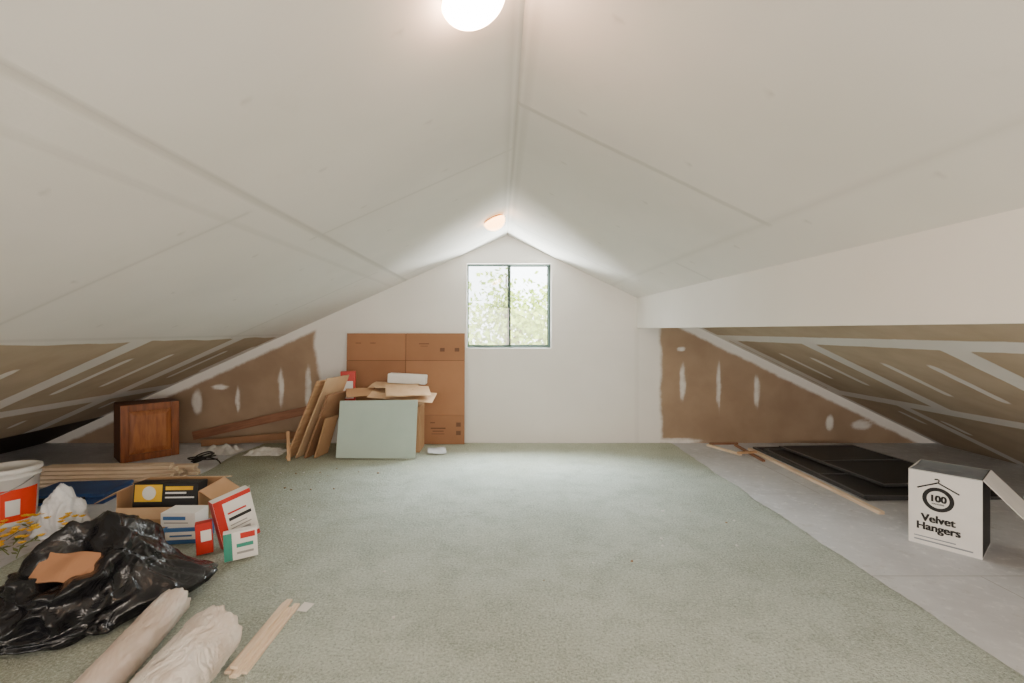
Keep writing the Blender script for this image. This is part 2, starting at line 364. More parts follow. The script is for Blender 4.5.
XL = RX - RZ / SL; XR = RX + RZ / SR
ys = np.linspace(YF, YB, 420)
xl = np.linspace(RX, XL, 300); xr = np.linspace(RX, XR, 290)
def ceil_masks(X, Y, left):
    paint = np.zeros_like(X); seam = np.zeros_like(X); dark = np.zeros_like(X)
    jig = 0.02 * np.sin(Y * 5) + 0.012 * np.sin(Y * 13)
    if left:
        paint = np.maximum(paint, np.clip((X + 2.43 + jig * .5) / .05 + .5, 0, 1))
        paint = np.maximum(paint, seg(X, -3.71, -3.55, .06) * .95)
        J = (3.25, 4.47, 0.8, 2.05)
        for c in J:
            paint = np.maximum(paint, seg(Y, c - .09, c + .09, .05) * np.where(X < -2.4, 1, 0) * .95)
        for yc in np.arange(0.3, 5.3, 0.4066):
            if min(abs(yc - c) for c in J) < .14: continue
            for (a, b) in ((-3.30, -2.70), (-4.05, -3.88)):
                o = rs.uniform(-.06, .06)
                paint = np.maximum(paint, seg(X, a + o, b + o, .1) * seg(Y, yc - .036, yc + .036, .04) * rs.uniform(.75, 1))
        seam = np.maximum(seam, seg(X, -1.045, -1.03, .025)); seam = np.maximum(seam, seg(X, -1.20, -1.19, .03) * .5)  # long tape seam, with the shadow beside it painted in as darker colour
        for c, (a, b) in ((2.11, (-2.45, -1.1)), (4.3, (-2.45, -1.1)), (2.77, (-1.1, .08)), (5.0, (-1.1, .08)), (.5, (-1.1, .08))):
            seam = np.maximum(seam, seg(Y, c - .006, c + .006, .025) * seg(X, a, b, .02) * .7)
        seam = np.maximum(seam, seg(X, -2.38, -2.365, .03) * .5)
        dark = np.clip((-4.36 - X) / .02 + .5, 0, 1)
    else:
        paint = np.maximum(paint, np.clip((2.0 - X + jig) / .05 + .5, 0, 1))
        for c, hw in ((2.42, .06), (3.62, .075), (2.05, .05)):
            paint = np.maximum(paint, seg(X, c - hw, c + hw, .05) * .95)
        J = (2.62, 3.86, 5.1)
        for c in J:
            paint = np.maximum(paint, seg(Y, c - .085, c + .085, .05) * seg(X, 2.4, 3.62, .03) * .95)
        for c in (3.1, 1.8, 4.4):
            paint = np.maximum(paint, seg(Y, c - .07, c + .07, .05) * np.where(X > 3.6, 1, 0) * .95)
        for yc in np.arange(1.4, 5.2, 0.4066):
            if min(abs(yc - c) for c in J) < .14: continue
            for (a, b) in ((2.72, 3.24), (3.88, 4.15)):
                o = rs.uniform(-.06, .06)
                paint = np.maximum(paint, seg(X, a + o, b + o, .1) * seg(Y, yc - .038, yc + .038, .04) * rs.uniform(.75, 1))
        seam = np.maximum(seam, seg(X, 1.22, 1.235, .03) * .4)
        seam = np.maximum(seam, seg(Y, 2.21, 2.225, .025) * seg(X, .08, 1.25, .02))
        seam = np.maximum(seam, seg(Y, 4.62, 4.635, .025) * seg(X, .08, 1.25, .02) * .6)
        seam = np.maximum(seam, seg(Y, 3.42, 3.435, .025) * seg(X, 1.25, 1.6, .02) * .6)
    paint = np.maximum(paint, seg(Y, YB - .10, YB + .2, .06))
    seam = np.maximum(seam, seg(np.abs(X - RX), .035, .045, .02) * .6); seam = np.maximum(seam, seg(np.abs(X - RX), -1, .006, .012) * .5)
    for yy in np.arange(.2, 5.2, .61):
        for xx in ((-.3, -.75, -1.35, -1.8, -2.2) if left else (.35, .8, 1.3)):
            seam = np.maximum(seam, np.clip(1 - ((X - xx) ** 2 + (Y - yy) ** 2) / .018 ** 2, 0, 1) * .45)
    return paint, seam, dark
V = []; Fc = []; Pn = []; Sm = []; Dk = []; base = 0
for xs, s, left in ((xl, SL, True), (xr, SR, False)):
    X, Y = np.meshgrid(xs, ys, indexing='ij')
    Z = RZ - s * np.abs(X - RX)
    p, se, d = ceil_masks(X, Y, left)
    V.append(np.stack([X, Y, Z], -1).reshape(-1, 3)); q = grid_mesh(len(xs) - 1, len(ys) - 1)
    Fc.append(q + base); base += X.size; Pn.append(p.ravel()); Sm.append(se.ravel()); Dk.append(d.ravel())
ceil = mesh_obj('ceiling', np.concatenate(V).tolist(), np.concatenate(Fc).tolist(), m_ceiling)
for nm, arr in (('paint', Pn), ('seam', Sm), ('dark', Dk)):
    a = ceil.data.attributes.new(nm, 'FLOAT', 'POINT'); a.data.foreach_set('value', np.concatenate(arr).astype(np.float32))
meta(ceil, 'sloping drywall attic ceiling, painted white above bare taped board', 'ceiling', kind='structure')

# gable wall with window opening
WX0, WX1, WZ0, WZ1 = -0.365, 0.565, 1.05, 1.985
gx = np.unique(np.concatenate([np.arange(-5.1, 4.9, .025), [WX0, WX1]])); gz = np.unique(np.concatenate([np.arange(0, 2.36, .025), [WZ0, WZ1]]))
gx = gx[(np.abs(gx - WX0) > .008) | (gx == WX0)]; gx = gx[(np.abs(gx - WX1) > .008) | (gx == WX1)]
gz = gz[(np.abs(gz - WZ0) > .008) | (gz == WZ0)]; gz = gz[(np.abs(gz - WZ1) > .008) | (gz == WZ1)]
X, Z = np.meshgrid(gx, gz, indexing='ij')
roof = RZ - np.where(X < RX, SL, SR) * np.abs(X - RX)
paint = np.clip((X + 2.0 + .03 * np.sin(Z * 7)) / .14 + .5, 0, 1) + np.clip((1.76 - X + .01 * np.sin(Z * 9)) / .12 + .5, 0, 1) - 1
paint = np.clip(paint * 1.5, 0, 1.6)
tape = np.clip((.10 - (roof - Z)) / .08 + .5, 0, 1) * 1.1; paint = np.maximum(paint, tape)
for (cx, cz, hx, hz) in ((-3.35, .45, .06, .15), (-2.9, .47, .03, .16), (-2.42, .6, .032, .24), (-2.12, .62, .04, .25), (-3.1, .62, .1, .03),
                         (2.02, .68, .038, .22), (2.01, 1.04, .05, .03), (2.42, .62, .028, .28), (2.84, .57, .038, .20), (3.65, .22, .05, .10), (1.95, .02, .3, .04), (4.0, .2, .12, .06)):
    d = np.sqrt(((X - cx - .004 * np.sin(Z * 23)) / hx) ** 2 + ((Z - cz) / hz) ** 2); paint = np.maximum(paint, np.clip((1.35 - d) / 1.0, 0, .75))
seam = seg(X, 1.5, 1.53, .03) * .25 * (Z < 1.3) + seg(Z, 1.21, 1.225, .03) * .12
dark = np.zeros_like(X)
faces = []
nz = len(gz)
for i in range(len(gx) - 1):
    for k in range(nz - 1):
        cx = (gx[i] + gx[i + 1]) / 2; cz = (gz[k] + gz[k + 1]) / 2
        if WX0 < cx < WX1 and WZ0 < cz < WZ1: continue
        if cz > RZ - (SL if cx < RX else SR) * abs(cx - RX) + .06: continue
        a = i * nz + k; faces.append((a, a + nz, a + nz + 1, a + 1))
verts = np.stack([X, np.full_like(X, YB), Z], -1).reshape(-1, 3).tolist()
b0 = len(verts); D = .13
verts += [(WX0, YB, WZ0), (WX1, YB, WZ0), (WX1, YB, WZ1), (WX0, YB, WZ1), (WX0, YB + D, WZ0), (WX1, YB + D, WZ0), (WX1, YB + D, WZ1), (WX0, YB + D, WZ1)]
faces += [tuple(b0 + j for j in f) for f in ((0, 1, 5, 4), (1, 2, 6, 5), (2, 3, 7, 6), (3, 0, 4, 7))]
wb = mesh_obj('wall_back', verts, faces, m_gable)
for nm, arr, ex in (('paint', paint, 1.5), ('seam', seam, 0), ('dark', dark, 0)):
    a = wb.data.attributes.new(nm, 'FLOAT', 'POINT'); a.data.foreach_set('value', np.concatenate([arr.ravel(), np.full(8, ex)]).astype(np.float32))
meta(wb, 'white painted gable wall with bare taped drywall at both lower ends', 'wall', kind='structure')
wf = mesh_obj('wall_front', [(XL, YF, 0), (XR, YF, 0), (RX, YF, RZ + .02)], [(0, 2, 1)], m_white)
meta(wf, 'white painted gable end wall of the attic', 'wall', kind='structure')
fl = mesh_obj('floor', [(XL - .05, YF - .05, 0), (XR + .05, YF - .05, 0), (XR + .05, YB + .05, 0), (XL - .05, YB + .05, 0), (XL - .05, YF - .05, -.1), (XR + .05, YF - .05, -.1), (XR + .05, YB + .05, -.1), (XL - .05, YB + .05, -.1)],
              [(0, 1, 2, 3), (7, 6, 5, 4), (0, 4, 5, 1), (1, 5, 6, 2), (2, 6, 7, 3), (3, 7, 4, 0)], m_floor)
meta(fl, 'grey painted plywood subfloor with worn scuffs', 'floor', kind='structure')
def rz(x): return RZ - (SR if x > RX else SL) * abs(x - RX)
bx0, bx1, bz = 1.515, 1.66, 1.27
bv_ = [(bx0, YF, bz), (bx1, YF, bz), (bx1, YF, rz(bx1)), (bx0, YF, rz(bx0))]; bv_ += [(x, YB, z) for x, _, z in bv_]
bmv = mesh_obj('trim_1', bv_, [(0, 1, 2, 3), (7, 6, 5, 4), (0, 4, 5, 1), (1, 5, 6, 2), (2, 6, 7, 3), (3, 7, 4, 0)], m_white)
meta(bmv, 'white boxed ceiling beam running the length of the attic', 'beam', kind='structure')

# window
w1 = empty('window_1', (0.1, YB + .07, WZ0)); meta(w1, 'dark framed sliding window with leafy view', 'window', kind='structure')
def framebars(name, x0, x1, z0, z1, wd, y0, y1, mat, parent, wl=None, wt=None):
    bm = bmesh.new(); wl = wl or wd; wt = wt or wd
    addbox(bm, x0, x0 + wl, y0, y1, z0, z1); addbox(bm, x1 - wd, x1, y0, y1, z0, z1)
    addbox(bm, x0 + wl, x1 - wd, y0, y1, z0, z0 + wd); addbox(bm, x0 + wl, x1 - wd, y0, y1, z1 - wt, z1)
    return bm_obj(bm, name, mat, parent)
H = WZ1 - WZ0; hw = (WX1 - WX0) / 2
framebars('frame', -hw, hw, 0, H, .022, -.02, .05, m_frame, w1, .009, .014)
framebars('sash', -hw + .007, .020, .014, H - .009, .018, .004, .018, m_frame, w1, .008, .012)
framebars('sash', -.016, hw - .014, .014, H - .009, .020, .022, .04, m_frame, w1, .024, .014)
bm = bmesh.new(); addbox(bm, -hw + .013, .004, .009, .012, .030, H - .019); bm_obj(bm, 'glass_pane', m_glass, w1)
bm = bmesh.new(); addbox(bm, .006, hw - .032, .029, .032, .032, H - .021); bm_obj(bm, 'glass_pane', m_glass, w1)
bm = bmesh.new(); addbox(bm, -hw + .016, .0, .046, .0465, .020, H - .016); bm_obj(bm, 'insect_screen', m_screen, w1)

# carpet
cx0, cx1, cy0, cy1 = -2.62, 1.89, -1.55, 5.28
nx, ny = 180, 270
verts = []
for i in range(nx + 1):
    for j in range(ny + 1):
        y = cy0 + (cy1 - cy0) * j / ny
        r_ = cx1 + .025 * noise.noise(Vector((0, y * 3, 2))) + .012 * noise.noise(Vector((0, y * 14, 2))); l_ = cx0 + .06 * noise.noise(Vector((5, y * 2, 2)))
        x = l_ + (r_ - l_) * i / nx
        z = CARPET_Z + .003 * noise.noise(Vector((x * 6, y * 6, 0))) + .0025 * noise.noise(Vector((x * 22, y * 22, 4))) - .004
        if i in (0, nx) or j in (0, ny): z = 0.001
        verts.append((x, y, z))
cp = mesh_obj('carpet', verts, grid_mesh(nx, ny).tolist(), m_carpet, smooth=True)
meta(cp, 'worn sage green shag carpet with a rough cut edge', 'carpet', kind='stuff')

# ---------------------------------------------------------------- ceiling lights
def ceiling_light(y, x, mat, label, R, dep, bm_):
    a = math.atan(SL)
    e = empty('ceiling_light', (x, y, rz(x) - .001), rot=(0, -a, 0))
    meta(e, label, 'ceiling light', group='dome ceiling lights')
    lathe('base', [(0.0, 0), (R * .9, 0), (R * .93, -.006), (R * .9, -.018), (.0, -.018)], bm_, parent=e)
    pr = [(R * .9, -.012), (R, -.018)]
    for i in range(1, 13):
        t_ = i / 12 * math.pi / 2; pr.append((R * math.cos(t_), -.02 - dep * math.sin(t_)))
    lathe('lamp_shade', pr, mat, parent=e)
ceiling_light(1.38, -.085, m_dome_on, 'lit white frosted glass dome light on the white slope', .098, .07, m_plastic_w)
ceiling_light(4.25, -.06, m_dome_far, 'small warm lit dome light near the gable wall', .098, .085, m_brass)

# ---------------------------------------------------------------- back wall pile
bm = bmesh.new(); W_ = 1.29; Hh = 1.20
for pi, (x0, x1) in enumerate(((-W_ / 2, -.004), (.004, W_ / 2))):
    for zi, (z0, z1) in enumerate(((0, .31), (.313, .90), (.905, Hh))):
        addbox(bm, x0, x1, -.008 - .004 * pi, 0, z0, z1, 3 if (zi + pi) % 2 else 0)
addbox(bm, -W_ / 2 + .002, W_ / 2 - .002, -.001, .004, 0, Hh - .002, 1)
for (x, z, w, h) in ((.36, .17, .16, .014), (.36, .14, .12, .010), (.36, .11, .14, .006), (.58, .21, .05, .045), (.58, .12, .05, .045), (.30, .23, .05, .010), (.2, 1.085, .11, .010), (.2, 1.06, .08, .006), (.40, 1.02, .05, .04), (.56, 1.02, .05, .04)):
    addbox(bm, x - w / 2, x + w / 2, -.0128, -.011, z - h / 2, z + h / 2, 2)
for x in (-.52, -.36): addbox(bm, x - .03, x + .03, -.0088, -.007, 1.09, 1.097, 2)
fc = bm_obj(bm, 'flattened_carton', [m_card_d, m_crease, m_inkbrown, m_card_d2], None, (-1.03, 5.20, CARPET_Z), (-.055, 0, 0))
meta(fc, 'large unfolded brown cardboard carton leaning on the white wall', 'cardboard box')
e = carton('cardboard_carton', .62, .30, .46, (-1.12, 4.99, CARPET_Z), .0, m_card, flaps=(('f', math.radians(178), .15, m_card_l), ('b', math.radians(178), .14, m_card_l)))
meta(e, 'brown cardboard carton behind a pale green drywall panel', 'cardboard box')
gb = sheet('drywall_panel', .75, .54, .0127, (-1.19, 4.60, CARPET_Z + .006), .05, .20, [m_green, m_gyp], roll=.02, cut=-.02)
meta(gb, 'pale green moisture resistant drywall offcut leaning upright', 'drywall sheet')
for (w, h, b_, rz_, ti, ro, mt, sd, ct, lb) in (
        (.66, .28, (-1.0, 4.76, .555), -.06, 1.30, .06, m_card_l, 2, .10, 'light brown cut cardboard sheet lying on the pile'),
        (.44, .24, (-.90, 4.74, .60), .30, 1.22, .05, m_card_l, 5, .10, 'bent light brown cardboard flap on top of the pile'),
        (.28, .18, (-1.40, 4.84, .58), .35, 1.10, -.05, m_card, 9, .05, 'torn brown cardboard sheet on top of the pile'),
        (.50, .20, (-1.12, 4.90, .65), -.20, 1.35, -.03, m_card_l, 12, .08, 'thin tan cardboard layer in the heap')):
    o = sheet('cardboard_sheet', w, h, .005, b_, rz_, ti, mt, warp=.025, seed=sd, cut=ct, roll=ro); meta(o, lb, 'cardboard')
o = box('white_package', (.40, .12, .10), m_whitebox, None, (-.98, 5.08, .67 + CARPET_Z), (0, .05, -.04), .01); meta(o, 'flat white paper package resting on cardboard', 'package')
e = empty('red_box', (-1.60, 5.06, CARPET_Z), .25); meta(e, 'tall narrow red product box with white label in the pile', 'box')
box('body', (.15, .09, .80), m_red, e)
box('label', (.10, .002, .10), m_whitebox, e, (0, -.0458, .60), bv=0); box('label', (.12, .002, .03), m_whitebox, e, (0, -.0458, .52), bv=0)
def lboard(bx, by, L, h, th, lean, mat, rz_, label, name='plywood_board'):
    o = sheet(name, L, h, th, (bx, by, CARPET_Z + .005), math.pi / 2 + rz_, -lean, mat, warp=.003, seed=int(bx * 100))
    meta(o, label, 'board', group='boards leaning in the pile'); return o
lboard(-2.01, 4.80, .42, .82, .014, .42, m_ply, -.22, 'tan plywood board standing on edge and leaning')
lboard(-1.93, 4.82, .40, .84, .010, .41, m_card_l, -.22, 'pale hardboard panel leaning against plywood boards')
lboard(-1.85, 4.80, .36, .66, .018, .38, m_mdf, -.22, 'brown board offcut leaning among other boards')
lboard(-1.765, 4.72, .22, .40, .012, .30, m_card, -.22, 'short brown board leaning beside taller boards')
lboard(-1.625, 4.90, .14, .50, .012, .02, m_ply, .0, 'narrow plywood offcut standing beside the green panel')
o = stick('wood_stick', (-1.98, 4.5, .02), (-2.06, 4.66, .26), .03, .015, m_ply); meta(o, 'short wooden offcut propped on end by the boards', 'wood offcut')
o = sheet('plastic_scrap', .18, .12, .002, (-.62, 4.75, CARPET_Z + .01), .2, 1.45, m_foil, warp=.06, seed=4, nx=16, nz=16); meta(o, 'crumpled silvery scrap on the carpet by the carton', 'scrap')

# cabinet
e = empty('wooden_cabinet', (-3.51, 4.77, 0), math.radians(47)); meta(e, 'small reddish brown wooden cabinet with a raised panel door', 'cabinet')
cw, ch, cd = .47, .54, .32
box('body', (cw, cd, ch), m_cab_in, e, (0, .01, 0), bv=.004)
bm = bmesh.new(); fr = .065
addbox(bm, -cw / 2, -cw / 2 + fr, -.022, 0, 0, ch); addbox(bm, cw / 2 - fr, cw / 2, -.022, 0, 0, ch)
addbox(bm, -cw / 2 + fr, cw / 2 - fr, -.022, 0, 0, fr); addbox(bm, -cw / 2 + fr, cw / 2 - fr, -.022, 0, ch - fr, ch)
bevel(bm, .004)
door = bm_obj(bm, 'door', m_cab, e, (0, -cd / 2 + .008, 0))
bm = bmesh.new(); x0, x1, z0, z1 = -cw / 2 + fr, cw / 2 - fr, fr, ch - fr; k = .045
vs = [bm.verts.new(p) for p in ((x0, -.003, z0), (x1, -.003, z0), (x1, -.003, z1), (x0, -.003, z1), (x0 + k, -.020, z0 + k), (x1 - k, -.020, z0 + k), (x1 - k, -.020, z1 - k), (x0 + k, -.020, z1 - k))]
for f in ((0, 1, 5, 4), (1, 2, 6, 5), (2, 3, 7, 6), (3, 0, 4, 7), (4, 5, 6, 7)): bm.faces.new([vs[i] for i in f])
bm_obj(bm, 'raised_panel', m_cab2, door)

o = stick('long_plank', (-3.34, 5.24, .05), (-2.06, 5.22, .34), .02, .09, m_plank); meta(o, 'long dark brown plank leaning along the gable wall', 'plank', group='planks along the gable wall')
o = stick('long_plank', (-3.20, 5.15, .0), (-2.14, 5.12, .10), .02, .07, m_mdf); meta(o, 'reddish brown plank lying along the gable wall', 'plank', group='planks along the gable wall')
def rag(name, loc, sx, sy, h, seed, mat, label, cat):
    n = 40; verts = []
    for i in range(n + 1):
        for j in range(n + 1):
            u, v = i / n * 2 - 1, j / n * 2 - 1
            r = max(abs(u), abs(v)) ; fall = max(0, 1 - r ** 2)
            z = h * fall * (.35 + .9 * abs(noise.noise(Vector((u * 2.2 + seed, v * 2.2, seed))))) + .004 + .01 * abs(noise.noise(Vector((u * 7, v * 7, seed))))
            wob = 1 + .25 * noise.noise(Vector((u + seed, v, 1)))
            verts.append((u * sx * wob, v * sy * wob, z))
    o = mesh_obj(name, verts, grid_mesh(n, n).tolist(), mat, loc=loc, smooth=True); meta(o, label, cat); return o
rag('crumpled_rag', (-2.86, 4.88, 0), .20, .12, .12, 3, m_cloth, 'crumpled pale dust sheet on the subfloor by the planks', 'rag')
rag('crumpled_rag', (-2.35, 4.82, .012), .18, .12, .08, 8, m_gyp, 'thin off-white cloth spread beside the planks', 'rag')
pts = [(-2.72 + .14 * math.cos(a * .9) * (1 - a * .02), 4.40 + .10 * math.sin(a * .9 + .3), .02 + .065 * abs(math.sin(a * .37)) + a * .001) for a in range(34)]
o = tube('coiled_cable', pts, .006, m_cable); meta(o, 'tangled black electrical cable coiled on the floor', 'cable')

k = 0
for layer in range(5):
    for i in range((6, 5, 5, 3, 2)[layer]):
        k += 1
        y = 3.86 + i * .066 + layer * .024 + random.uniform(-.006, .006); L = random.uniform(.95, 1.14); cx = -3.22 + random.uniform(-.05, .05) + i * .01
        rr = random.uniform(-.004, .004); z = layer * .026
        o = stick('wood_strip', (cx - L / 2, y - rr - .03, z), (cx + L / 2, y + rr + .03, z), .052, .0235, m_pine_x, k)
        meta(o, 'pale wooden trim strip in a stack on the subfloor', 'wood strip', group='stacked pale wood strips')

e = empty('blue_case', (-3.13, 3.58, 0), .12); meta(e, 'flat dark blue plastic case lying on the floor', 'case')
box('body', (.54, .34, .045), m_blue, e, bv=.012); box('lid', (.545, .345, .03), m_blue, e, (0, 0, .046), bv=.012)
box('latch', (.06, .012, .03), m_black, e, (-.12, -.178, .03)); box('latch', (.06, .012, .03), m_black, e, (.12, -.178, .03))

e = empty('plastic_bucket', (-3.20, 3.13, 0), 0); meta(e, 'white plastic bucket with red orange label and lid', 'bucket')
lathe('body', [(0, .001), (.128, .001), (.132, .01), (.146, .30), (.156, .302), (.156, .312), (.148, .314), (.149, .345), (.14, .345), (.135, .05), (0, .05)], m_plastic_w, parent=e)
lathe('lid', [(0, .352), (.12, .352), (.128, .362), (.15, .364), (.160, .360), (.162, .335), (.158, .333)], m_plastic_w, parent=e)
lathe('label', [(.1346, .03), (.1452, .235)], m_redor, 40, e, a0=math.radians(-160), a1=math.radians(20))
lathe('label', [(.1372, .07), (.1432, .17)], m_plastic_w, 12, e, a0=math.radians(-52), a1=math.radians(-24))
tube('handle', [(.163 * math.cos(a), .163 * math.sin(a), .30 - .09 * math.sin(-a)) for a in np.linspace(-math.pi, 0, 12)], .003, m_wire, e)

# ---------------------------------------------------------------- crumpled bags
def rdg(p, k):
    n_ = 1 - min(1, abs(noise.noise(p)) * 2.2)
    return n_ ** k
def blob(name, loc, rad, seed, mat, label, cat, sub=6, amp=.16, ridge=.07, shape=None, rotz=0, crater=None, sm=1):
    bm = bmesh.new(); bmesh.ops.create_icosphere(bm, subdivisions=sub, radius=1)
    for v in bm.verts:
        p = v.co.copy(); s = Vector((seed * 3.1, seed * 1.7, 0))
        d = 1 + amp * 2 * noise.noise(p * 1.2 + s)
        w = Vector((noise.noise(p * 1.2 + s), noise.noise(p * 1.2 + s + Vector((9, 0, 0))), noise.noise(p * 1.2 + s + Vector((0, 9, 0))))) * 1.1
        pw = (p + w); pw2 = Vector((pw.x, pw.y, pw.z * .45))
        d += ridge * (rdg(pw2 * 1.7 + s, 2.4) - .35) + ridge * .6 * (rdg(pw2 * 3.6 + s, 2.6) - .3) + ridge * .15 * (rdg(pw2 * 9 + s, 2.4) - .3)
        if crater:
            an = p.angle(crater) + .12 * noise.noise(p * 4 + s)
            if an < .5: d -= .30 * (1 - (an / .5) ** 2)
            d += (.13 + .10 * noise.noise(p * 7 + s)) * math.exp(-((an - .58) / .10) ** 2)
        q = p * d
        if shape: q = shape(q, p)
        z = q.z
        if z < 0: z = z * .45; q.x *= 1 + .16 * -p.z; q.y *= 1 + .16 * -p.z
        z = max(z, -.28)
        v.co = (q.x * rad[0], q.y * rad[1], (z + .28) * rad[2])
    for _ in range(sm): bmesh.ops.smooth_vert(bm, verts=bm.verts, factor=.5, use_axis_x=True, use_axis_y=True, use_axis_z=True)
    o = bm_obj(bm, name, mat, None, loc, (0, 0, rotz), True); meta(o, label, cat); return o
def shp(q, p):
    if p.y < .2: q.z *= 1 - .12 * min(1, (.2 - p.y))
    if p.x < 0 and p.z > 0: q.z *= 1 + .35 * p.x
    if p.z < .3 and p.y < 0: q.x -= .60 * (.3 - p.z) * -p.y * max(0, min(1, .35 - p.x))
    d = p.x * .88 + p.y * .40
    if d > .55 and p.z < .35:
        k = (d - .55) / .45 * (1 - max(0, p.z) / .35)
        q.x += .70 * k; q.y += .25 * k
        if q.z > 0: q.z *= 1 - .3 * k
    return q
blob('black_garbage_bag', (-1.83, 2.12, CARPET_Z), (.28, .31, .285), 2, m_bag, 'full glossy black plastic garbage bag slumped on the carpet', 'garbage bag', amp=.08, ridge=.15, shape=shp, rotz=0, crater=Vector((.16, -.5, .85)).normalized(), sm=2)
o = sheet('cardboard_piece', .25, .13, .006, (-1.77, 1.935, .232), .12, 1.0, m_card_d, warp=.07, seed=3, cut=.05, nx=20, nz=16); meta(o, 'brown cardboard piece tucked in the opening of the black bag', 'cardboard')
blob('white_plastic_bag', (-2.72, 2.98, 0.0), (.12, .12, .20), 12, m_wbag, 'crumpled white plastic bag between bucket and boxes', 'plastic bag', sub=5, amp=.18, ridge=.2)

def flower(loc, ang, seed):
    r = random.Random(seed); e = empty('artificial_flower', loc, ang); meta(e, 'artificial yellow flower with green leaves lying on the floor', 'artificial flower', group='artificial flowers by the bucket')
    L = r.uniform(.10, .18)
    tube('stem', [(L * s, .03 * math.sin(s * 3), .02 + .11 * s * (1.4 - s)) for s in np.linspace(0, 1, 6)], .0025, m_leaf, e)
    vs = []; fs = []
    for i in range(12):
        s = r.uniform(.1, .9); p = Vector((L * s, .03 * math.sin(s * 3), .02 + .11 * s * (1.4 - s))); a = r.uniform(0, 6.28); d = Vector((math.cos(a), math.sin(a), r.uniform(-.1, .6))) * .04; n = Vector((-math.sin(a), math.cos(a), 0)) * .010
        b0 = len(vs); vs += [p, p + d * .5 + n, p + d, p + d * .5 - n]; fs.append((b0, b0 + 1, b0 + 2, b0 + 3))
    mesh_obj('foliage', [tuple(v) for v in vs], fs, m_leaf, e)
    vs = []; fs = []; 
    for h in range(8):
        c = Vector((L + r.uniform(-.09, .02), r.uniform(-.04, .04), .08 + r.uniform(-.01, .07)))
        for i in range(10):
            a = i / 10 * 6.283; d = Vector((math.cos(a), math.sin(a), .6)) * .020; n = Vector((-math.sin(a), math.cos(a), 0)) * .008
            b0 = len(vs); vs += [c, c + d * .6 + n, c + d, c + d * .6 - n]; fs.append((b0, b0 + 1, b0 + 2, b0 + 3))
    mesh_obj('blossom', [tuple(v) for v in vs], fs, m_petal, e)
for i, (x, y, a) in enumerate(((-2.86, 2.78, .6), (-2.90, 2.64, 1.1), (-2.66, 2.60, 2.6), (-2.76, 2.72, -.8), (-2.56, 2.44, 3.4), (-2.66, 2.42, 4.6), (-2.50, 2.74, 2.0), (-2.74, 2.52, .2), (-2.58, 2.56, 1.4))):
    flower((x, y, .012), a, i)

# cardboard box with products
e = carton('open_cardboard_box', .50, .30, .225, (-2.14, 3.14, CARPET_Z), .04, m_card, front_h=.13, flaps=(('l', math.radians(28), .15, m_card_l), ('r', math.radians(35), .14, m_card), ('b', math.radians(15), .12, m_card_l), ('f', math.radians(80), .07, m_card_l)))
meta(e, 'open brown cardboard box holding a black and yellow package', 'cardboard box')
e = empty('product_box', (-2.13, 3.09, CARPET_Z + .006), .10, rot=(-.10, 0, .04)); meta(e, 'black and yellow lamp package inside the open carton', 'package')
box('body', (.40, .11, .250), m_black, e)
boxes('label', [(-.19, -.02, -.0565, -.0555, .135, .240)], m_yellow, e)
lathe('label', [(0, 0), (.042, 0), (.042, .001)], m_plastic_w, 24, e, (-.10, -.0568, .188), (math.pi / 2, 0, 0), smooth=False)
boxes('label', [(.0, .17, -.0565, -.0555, .205, .228)], m_yellow, e)
boxes('label', [(.0, .13, -.0565, -.0555, .182, .193)], m_plastic_w, e)
boxes('label', [(.0, .18, -.0565, -.0555, .155, .164)], m_plastic_w, e)
e = empty('white_blue_box', (-1.84, 2.84, CARPET_Z), .12); meta(e, 'small white product box with blue lettering band', 'box')
box('body', (.22, .14, .09), m_bluep, e); box('label', (.19, .002, .045), m_whitebox, e, (0, -.0705, .025), bv=0); box('label', (.18, .12, .001), m_whitebox, e, (0, 0, .0905), bv=0)
boxes('label', [(-.07, .05, -.0722, -.0712, .042, .052)], m_bluep, e)
e = empty('white_blue_box', (-1.87, 2.85, CARPET_Z + .092), .0); meta(e, 'white product box stacked on another small box', 'box')
box('body', (.20, .13, .08), m_whitebox, e); box('label', (.13, .002, .02), m_bluep, e, (-.02, -.0655, .04), bv=0); boxes('label', [(-.08, .06, -.0662, -.0652, .02, .026)], m_greyp, e)
e = empty('red_white_box', (-1.50, 2.78, CARPET_Z + .018), 0, rot=(0, -.22, .85)); meta(e, 'slim white and red product box tilted on its edge', 'box')
box('body', (.20, .06, .29), m_whitebox, e)
boxes('label', [(-.099, -.055, -.0308, -.0302, .002, .288)], m_red, e)
boxes('label', [(-.055, .099, -.0308, -.0302, .002, .030)], m_red, e)
boxes('label', [(-.055, .099, -.0308, -.0302, .262, .288)], m_red, e)
box('label', (.002, .058, .288), m_red, e, (-.1008, 0, .001), bv=0)
boxes('label', [(-.04, .08, -.0312, -.0302, .15, .168)], m_black, e)
boxes('label', [(-.04, .06, -.0312, -.0302, .190, .200)], m_red, e)
boxes('label', [(-.04, .05, -.0312, -.0302, .120, .126)], m_greyp, e)
boxes('label', [(-.04, .07, -.0312, -.0302, .100, .106)], m_greyp, e)
boxes('label', [(-.02, .06, -.0312, -.0302, .045, .085)], m_greyp, e)
e = empty('red_white_box', (-1.63, 2.655, CARPET_Z + .006), 0, rot=(0, -.05, .50)); meta(e, 'short red product box with white label in the stack', 'box')
box('body', (.08, .05, .17), m_red, e); box('label', (.05, .002, .06), m_whitebox, e, (.01, -.0258, .07), bv=0)
e = empty('green_white_box', (-1.40, 2.60, CARPET_Z + .006), 0, rot=(0, -.05, .5)); meta(e, 'small white and green product box in front of red box', 'box')
box('body', (.16, .05, .15), m_whitebox, e)
boxes('label', [(-.08, -.04, -.0258, -.0251, .002, .148)], m_teal, e)
boxes('label', [(-.02, .06, -.0258, -.0251, .03, .042)], m_greyp, e)
